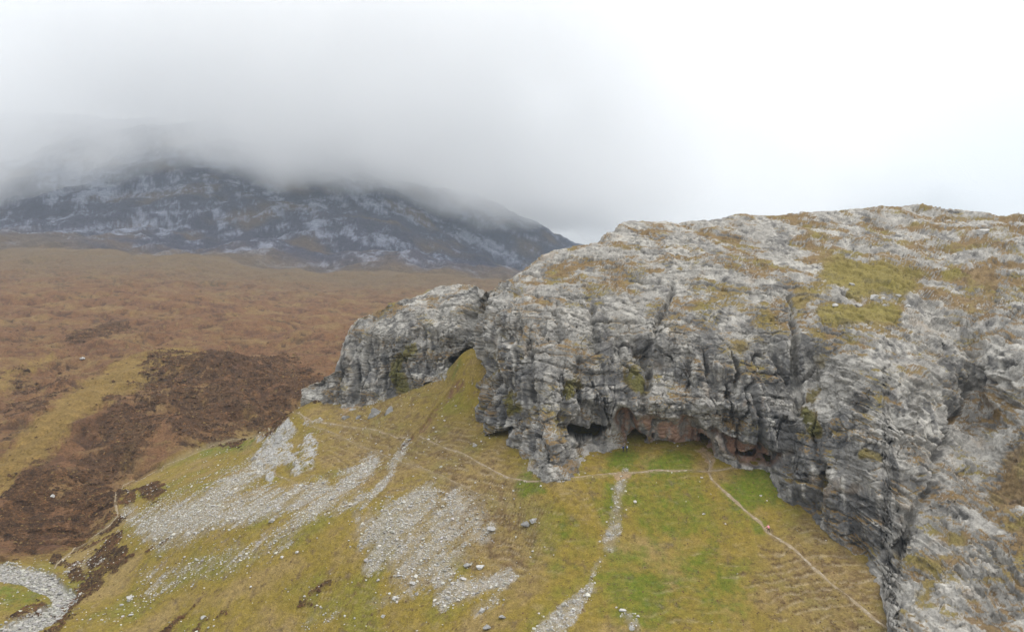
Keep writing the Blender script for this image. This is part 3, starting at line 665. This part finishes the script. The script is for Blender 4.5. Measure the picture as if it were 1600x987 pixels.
t = rng.uniform(0, 1, (n, 1)); hc = np.array((.15, .105, .028)) * (1 - t) + np.array((.26, .19, .07)) * t
gm = m['green'][:, None]; hc = hc * (1 - gm) + np.array((.10, .125, .018)) * gm
dk_ = rng.uniform(size=n) < .22; hc[dk_] = (.12, .072, .034)
tufts('grass_tussocks', x, y, z, rng.uniform(.12, .28, n), hc, M_GRASS, 'straw and olive grass tussocks covering the slope', 'grass')
print('tufts', time.time() - T0)

# ------------------------------------------------------------------ single boulders (photo pixel, half width in m, darkness, label)
BLD = [(203,933,1.35,.42,'largest pale boulder alone on the grass at lower left'),(190,942,.6,.40,'small pale boulder touching the large lower left boulder'),
 (822,818,1.05,.24,'lower dark slab of the block pair on open grass'),(833,812,.95,.36,'upper pale block of the block pair on open grass'),
 (752,884,.95,.45,'white-topped boulder right of the big scree patch'),(730,881,.9,.33,'grey boulder left of the white-topped one beside the scree'),(646,909,.8,.45,'pale boulder at the lower left tip of the big scree'),
 (754,952,.85,.38,'grey boulder below the lower scree patch'),(784,962,.8,.30,'dark-sided boulder on grass at bottom centre'),(760,978,.85,.28,'dark boulder nearest the bottom edge at centre'),
 (617,932,.6,.52,'white boulder on grass left below the big scree'),(599,960,.55,.42,'flat grey stone left of the bottom centre boulders'),(767,826,1.0,.36,'grey block half buried in brown turf above the scree'),
 (973,951,.62,.50,'upright white stone in the lower green slope'),(996,960,.5,.42,'narrow grey stone right of the upright white stone'),(987,980,.6,.42,'lowest of the three stones in the green slope'),
 (1100,800,.35,.58,'tiny bright white stone alone in the green slope'),(82,773,.9,.45,'pale boulder lying in the dark heather'),(129,558,1.6,.40,'pale rock showing in the brown moor'),
 (632,690,.8,.34,'pale end block of the stone row by the gully'),(640,684,.6,.30,'second block of the stone row by the gully'),(596,702,.6,.42,'pale stone on the yellow strip left of the stone row'),
 (685,800,.5,.45,'white stone at the top edge of the big scree'),(742,694,.8,.36,'grey boulder on turf under the small low cave'),(425,812,.9,.45,'pale boulder lying between the two left scree runs'),(440,868,.5,.55,'white stone on yellow grass left of centre'),
 (392,914,.45,.55,'white stone in the lower left grass above dark streaks'),(318,962,.6,.40,'grey flat stone between two dark heather streaks'),(205,958,.5,.42,'pale stone just below the largest lower left boulder'),(465,860,.5,.5,'pale stone among thin scree at centre left')]
def boulder(name, x, y, z, hw, tone, seed, label, cat='boulder', flat=.75, group=None, cut=(.36, .8), rough=.16):
    r = np.random.default_rng(seed); V = rock_shape(ICO3, r, 11, cut)
    V *= hw * np.array((1.15, r.uniform(.7, 1), flat * r.uniform(.8, 1.1)))
    V += (fbm(V[:, 0] * 2 / hw, V[:, 1] * 2 / hw, V[:, 2] * 2 / hw + seed, 3) * rough * hw)[:, None] * V / (np.linalg.norm(V, axis=1)[:, None] + 1e-6)
    a = r.uniform(-.6, .6); ca, sa = math.cos(a), math.sin(a); V = V @ np.array([[ca, sa, 0], [-sa, ca, 0], [0, 0, 1]])
    g = tone * (1 + .35 * fbm(V[:, 0] * 3 / hw, V[:, 1] * 3 / hw, V[:, 2] * 3 / hw, 3)); cc = np.stack([g, g * .975, g * .93], -1)
    o = link(name, new_mesh(name, V, ICOF3, cc, M_STONE, smooth=False), label, cat, group=group); o.location = (x, y, z + hw * .28); return o
for k, (px, py, hw, tone, lab) in enumerate(BLD):
    x, y = hit(px, py + 3); z = float(ground_height(np.array([x]), np.array([y]))[0][0])
    boulder('boulder', x, y, z, hw, tone, 100 + k, lab)
# rock outcrops breaking through the turf under the left buttress
OUTC = [(590,640,3.0,.26,'dark wedge-shaped outcrop in the turf below the left buttress'),(610,636,2.6,.28,'right half of the outcrop below the left buttress'),(553,633,1.9,.34,'pale outcrop hanging under the left buttress toe'),(541,647,1.7,.28,'small low outcrop ledge beside the upper path'),(560,646,1.8,.24,'dark flat outcrop ledge right of the small one')]
for k, (px, py, hw, tone, lab) in enumerate(OUTC):
    x, y = hit(px, py + 6); z = float(ground_height(np.array([x]), np.array([y]))[0][0])
    boulder('rock_outcrop', x, y, z - hw * .45, hw * 1.25, tone, 300 + k, lab, 'outcrop', .75, cut=(.25, .7), rough=.30)
# boulders on the crag's grassy terrace
def crag_at(px, py):
    j = int(np.argmin(np.abs(cpx - px))); i = int(np.argmin(np.abs(CPY[:NT, j] - py))); return xc[i, j], yc[i, j], zc[i, j]
CBL = [(1365,462,1.3,.44,'largest rounded boulder on the grassy terrace atop the crag'),(1342,470,1.0,.46,'white slab boulder left of the largest terrace boulder'),(1381,461,.9,.42,'pale boulder right of the largest terrace boulder'),(1306,473,.9,.44,'leftmost boulder of the row on the crag terrace'),(1384,471,.8,.38,'grey boulder just below the terrace row'),(1404,458,.8,.42,'pale block at the right end of the terrace row'),
 (1533,368,2.3,.46,'big isolated pale block near the crag skyline at right'),(1331,441,.8,.40,'small boulder on the dark line across the upper lawn'),(1420,472,.9,.40,'grey block where the lawn meets the right gully')]
for k, (px, py, hw, tone, lab) in enumerate(CBL):
    x, y, z = crag_at(px, py + 4); boulder('boulder', x, y, z, hw, tone, 400 + k, lab)

# ------------------------------------------------------------------ people
def flat_mat(name, col, rough=.8):
    m, t, b = mat_nodes(name); n = t.nodes; k = n.new('ShaderNodeTexNoise'); k.inputs['Scale'].default_value = 25
    mx = n.new('ShaderNodeMix'); mx.data_type = 'RGBA'; mx.inputs[6].default_value = (*[v * .8 for v in col], 1); mx.inputs[7].default_value = (*[min(1, v * 1.15) for v in col], 1)
    t.links.new(k.outputs[0], mx.inputs[0]); t.links.new(mx.outputs[2], b.inputs['Base Color']); b.inputs['Roughness'].default_value = rough; return m
SKIN = flat_mat('skin', (.55, .33, .24)); HAIRB = flat_mat('fair_hair', (.42, .27, .15)); HAIRD = flat_mat('dark_hair', (.05, .035, .025))
def person(px, py, rot, top, legs, hair, pose, label, group=None):
    J = {'pelvis': (0,0,.95,.13), 'spine': (0,0,1.14,.125), 'chest': (0,0,1.34,.145), 'neck': (0,0,1.49,.058), 'head': (0,-.02,1.60,.10), 'crown': (0,-.01,1.69,.085), 'nose': (0,-.125,1.59,.018)}
    E = [('pelvis','spine','t'),('spine','chest','t'),('chest','neck','t'),('neck','head','s'),('head','crown','s'),('head','nose','s')]
    for sd, s in (('L', 1), ('R', -1)):
        J.update({sd+'sh': (s*.19,0,1.41,.068), sd+'el': (s*.26,.03,1.14,.05), sd+'wr': (s*.25,-.08,.92,.034), sd+'pa': (s*.25,-.11,.85,.036), sd+'hip': (s*.09,0,.90,.095), sd+'kn': (s*.10,-.03,.50,.066), sd+'an': (s*.10,.03,.10,.046), sd+'toe': (s*.11,-.15,.04,.042)})
        E += [('chest',sd+'sh','t'),(sd+'sh',sd+'el','t'),(sd+'el',sd+'wr','t'),(sd+'wr',sd+'pa','s'),('pelvis',sd+'hip','l'),(sd+'hip',sd+'kn','l'),(sd+'kn',sd+'an','l'),(sd+'an',sd+'toe','l')]
    J.update(pose)
    for sd, s in (('L', 1), ('R', -1)):
        p = np.array(J[sd+'pa'][:3]); w_ = np.array(J[sd+'wr'][:3]); dr = (p - w_) / np.linalg.norm(p - w_)
        sdv = np.cross(dr, (1, 0, 0)); sdv /= np.linalg.norm(sdv) + 1e-6
        for q, (off, ln) in enumerate(((-.034,.075),(-.012,.088),(.012,.082),(.034,.062))):
            J[f'{sd}f{q}'] = (*(p + dr * ln + sdv * off), .0095); E.append((sd+'pa', f'{sd}f{q}', 's'))
        J[sd+'th'] = (*(p + dr * .02 - sdv * .062), .011); E.append((sd+'wr', sd+'th', 's'))
    names = list(J); me = bpy.data.meshes.new('person')
    me.from_pydata([J[k][:3] for k in names], [(names.index(a), names.index(b)) for a, b, _ in E], [])
    o = bpy.data.objects.new('tmp', me); COL.objects.link(o)
    md = o.modifiers.new('skin', 'SKIN'); md.use_smooth_shade = True
    for i, k in enumerate(names):
        sv = me.skin_vertices[0].data[i]; sv.radius = (J[k][3], J[k][3]); sv.use_root = (k == 'pelvis')
    sb_ = o.modifiers.new('sub', 'SUBSURF'); sb_.levels = 1; sb_.render_levels = 1
    dg = bpy.context.evaluated_depsgraph_get(); m2 = bpy.data.meshes.new_from_object(o.evaluated_get(dg)); bpy.data.objects.remove(o)
    m2.name = 'person'; m2.materials.clear()
    for q in (SKIN, top, legs): m2.materials.append(q)
    A = np.array([J[a][:3] for a, b, _ in E]); B = np.array([J[b][:3] for a, b, _ in E]); kind = [{'s': 0, 't': 1, 'l': 2}[e[2]] for e in E]
    for f in m2.polygons:
        c_ = np.array(f.center); t_ = np.clip(((c_ - A) * (B - A)).sum(1) / ((B - A) ** 2).sum(1), 0, 1)
        f.material_index = kind[int(np.argmin(np.linalg.norm(c_ - A - (B - A) * t_[:, None], axis=1)))]
    x, y = hit(px, py); z = float(ground_height(np.array([x]), np.array([y]))[0][0])
    ob = link('person', m2, label, 'person', group=group); ob.location = (x, y, z + .03); ob.rotation_euler = (0, 0, rot)
    hv = ICO3 * np.array((.108, .115, .115)); hv = hv[:]; keepf = [f for f in ICOF3 if np.all(hv[f][:, 1] - .6 * hv[f][:, 2] > -.055)]
    hm = new_mesh('hair', hv + np.array(J['head'][:3]) + np.array((0, .012, .035)), np.array(keepf), None, hair); link('hair', hm, parent=ob)
    return ob
PINK = flat_mat('pink_top', (.85, .34, .42)); DKT = flat_mat('dark_plum_trousers', (.06, .03, .045)); BLUE = flat_mat('blue_jacket', (.05, .10, .30)); BLUE2 = flat_mat('navy_jacket', (.03, .06, .18)); DK2 = flat_mat('charcoal_trousers', (.035, .035, .04)); PALE = flat_mat('pale_pack', (.62, .66, .74))
person(1201, 832, R(200), PINK, DKT, HAIRB, {'spine': (0,-.04,1.13,.125), 'chest': (0,-.12,1.31,.145), 'neck': (0,-.18,1.45,.058), 'head': (0,-.24,1.55,.10), 'crown': (0,-.24,1.64,.085), 'nose': (0,-.34,1.53,.018),
  'Lsh': (.19,-.10,1.38,.068), 'Rsh': (-.19,-.10,1.38,.068), 'Lel': (.36,-.22,1.22,.05), 'Lwr': (.52,-.34,1.08,.034), 'Lpa': (.57,-.38,1.03,.036), 'Lkn': (.10,-.20,.52,.066), 'Lan': (.10,-.12,.12,.046), 'Ltoe': (.11,-.30,.06,.042), 'Ran': (-.10,.20,.10,.046), 'Rtoe': (-.11,.04,.04,.042)},
  'person in a pink top and dark trousers walking on the worn path')
person(974, 706, R(20), BLUE2, DK2, HAIRD, {}, 'person in a navy jacket standing by the cave, left of the pair')
ob = person(979.5, 706, R(-150), BLUE, DK2, HAIRB, {'Rel': (-.30,-.08,1.18,.05), 'Rwr': (-.18,-.26,1.15,.034), 'Rpa': (-.12,-.30,1.15,.036)}, 'person in a bright blue jacket standing by the cave with a pale rucksack')
bm = bmesh.new(); bmesh.ops.create_cube(bm, size=1)
for v in bm.verts: v.co = (v.co.x * (.30 - .06 * (v.co.z > 0)), v.co.y * .18, v.co.z * .46)
bmesh.ops.bevel(bm, geom=bm.edges[:], offset=.05, segments=2, affect='EDGES'); me = bpy.data.meshes.new('rucksack'); bm.to_mesh(me); bm.free(); me.materials.append(PALE)
rk = link('rucksack', me, 'pale grey rucksack on the back of the person in bright blue', 'rucksack')
a = ob.rotation_euler[2]; rk.location = (ob.location.x - math.sin(a) * .23, ob.location.y + math.cos(a) * .23, ob.location.z + 1.27); rk.rotation_euler = (0, 0, a)
bm = bmesh.new()
for s in (-1, 1): bmesh.ops.create_cube(bm, size=1, matrix=__import__('mathutils').Matrix.Translation((s * .09, -.1, .05)) @ __import__('mathutils').Matrix.Diagonal((.05, .06, .34, 1)))
me = bpy.data.meshes.new('strap'); bm.to_mesh(me); bm.free(); me.materials.append(DK2); link('strap', me, parent=rk)
print('people', time.time() - T0)

# ------------------------------------------------------------------ cloud on the mountain, haze in the valley air
def volume_mat(name, color, density, aniso):
    m = bpy.data.materials.new(name); m.use_nodes = True; t = m.node_tree; t.nodes.clear()
    o = t.nodes.new('ShaderNodeOutputMaterial'); v = t.nodes.new('ShaderNodeVolumePrincipled')
    v.inputs['Color'].default_value = (*color, 1); v.inputs['Density'].default_value = density; v.inputs['Anisotropy'].default_value = aniso
    t.links.new(v.outputs[0], o.inputs['Volume']); return m
def cloud_mat():
    m = bpy.data.materials.new('cloud_vapour'); m.use_nodes = True; t = m.node_tree; t.nodes.clear(); n = t.nodes; l = t.links
    o = n.new('ShaderNodeOutputMaterial'); v = n.new('ShaderNodeVolumePrincipled'); v.inputs['Color'].default_value = (1, 1, 1, 1); v.inputs['Anisotropy'].default_value = .2
    g = n.new('ShaderNodeNewGeometry'); sp = n.new('ShaderNodeSeparateXYZ'); l.new(g.outputs['Position'], sp.inputs[0])
    def mth(op, a, b=None, clamp=False):
        k = n.new('ShaderNodeMath'); k.operation = op; k.use_clamp = clamp
        for i, q in ((0, a), (1, b)):
            if q is None: continue
            if isinstance(q, (int, float)): k.inputs[i].default_value = q
            else: l.new(q, k.inputs[i])
        return k.outputs[0]
    def mr(val, a, b, c_, d_):
        k = n.new('ShaderNodeMapRange'); k.interpolation_type = 'SMOOTHSTEP'; l.new(val, k.inputs[0])
        for i, q in enumerate((a, b, c_, d_)): k.inputs[i + 1].default_value = q
        return k.outputs[0]
    nz = n.new('ShaderNodeTexNoise'); nz.inputs['Scale'].default_value = .0026; nz.inputs['Detail'].default_value = 3; nz.inputs['Roughness'].default_value = .55; l.new(g.outputs['Position'], nz.inputs['Vector'])
    nv = mth('SUBTRACT', nz.outputs[0], .5)
    X, Yp, Z = sp.outputs
    # cloud base: about 330 m on the left, dropping along the right shoulder
    bz = mth('ADD', mr(X, -1350, -1050, 240, 378), mr(X, -750, 60, 0, -120))
    hgt = mth('ADD', mth('SUBTRACT', Z, bz), mth('MULTIPLY', nv, 330))
    den = mth('MULTIPLY', mr(hgt, -5, 65, 0, 1), mr(mth('ADD', X, mth('MULTIPLY', nv, 900)), 150, 1500, 1, 0))
    den = mth('MULTIPLY', den, mth('MAXIMUM', mr(mth('ADD', X, mth('MULTIPLY', nv, 1400)), -1900, -1050, .10, 1), mr(Z, 300, 1050, 1, 0)))
    den = mth('MULTIPLY', den, mr(Yp, 1450, 2200, 0, 1)); den = mth('MULTIPLY', den, mr(Z, 1200, 1650, 1, .0))
    den = mth('MULTIPLY', den, mr(nz.outputs[0], .34, .62, .05, 1.5))
    l.new(mth('MULTIPLY', den, .0035), v.inputs['Density']); l.new(v.outputs[0], o.inputs['Volume'])
    m.cycles.volume_step_rate = 1.0
    return m
bm = bmesh.new(); bmesh.ops.create_cube(bm, size=1)
for v in bm.verts: v.co = (-950 + v.co.x * 6500, 2850 + v.co.y * 2800, 140 + (v.co.z + .5) * 1520)
me = bpy.data.meshes.new('cloud'); bm.to_mesh(me); bm.free(); me.materials.append(cloud_mat())
link('cloud', me, 'low grey cloud smothering the mountain top', 'cloud', 'stuff')
bm = bmesh.new(); bmesh.ops.create_cube(bm, size=1)
for v in bm.verts: v.co = (v.co.x * 9000, 2100 + v.co.y * 4800, -25 + (v.co.z + .5) * 900)
me = bpy.data.meshes.new('haze'); bm.to_mesh(me); bm.free(); me.materials.append(volume_mat('haze_air', (.74, .87, 1.0), .00008, 0))
link('haze', me, 'thin blue haze in the valley air', 'haze', 'stuff')
print('done', time.time() - T0)
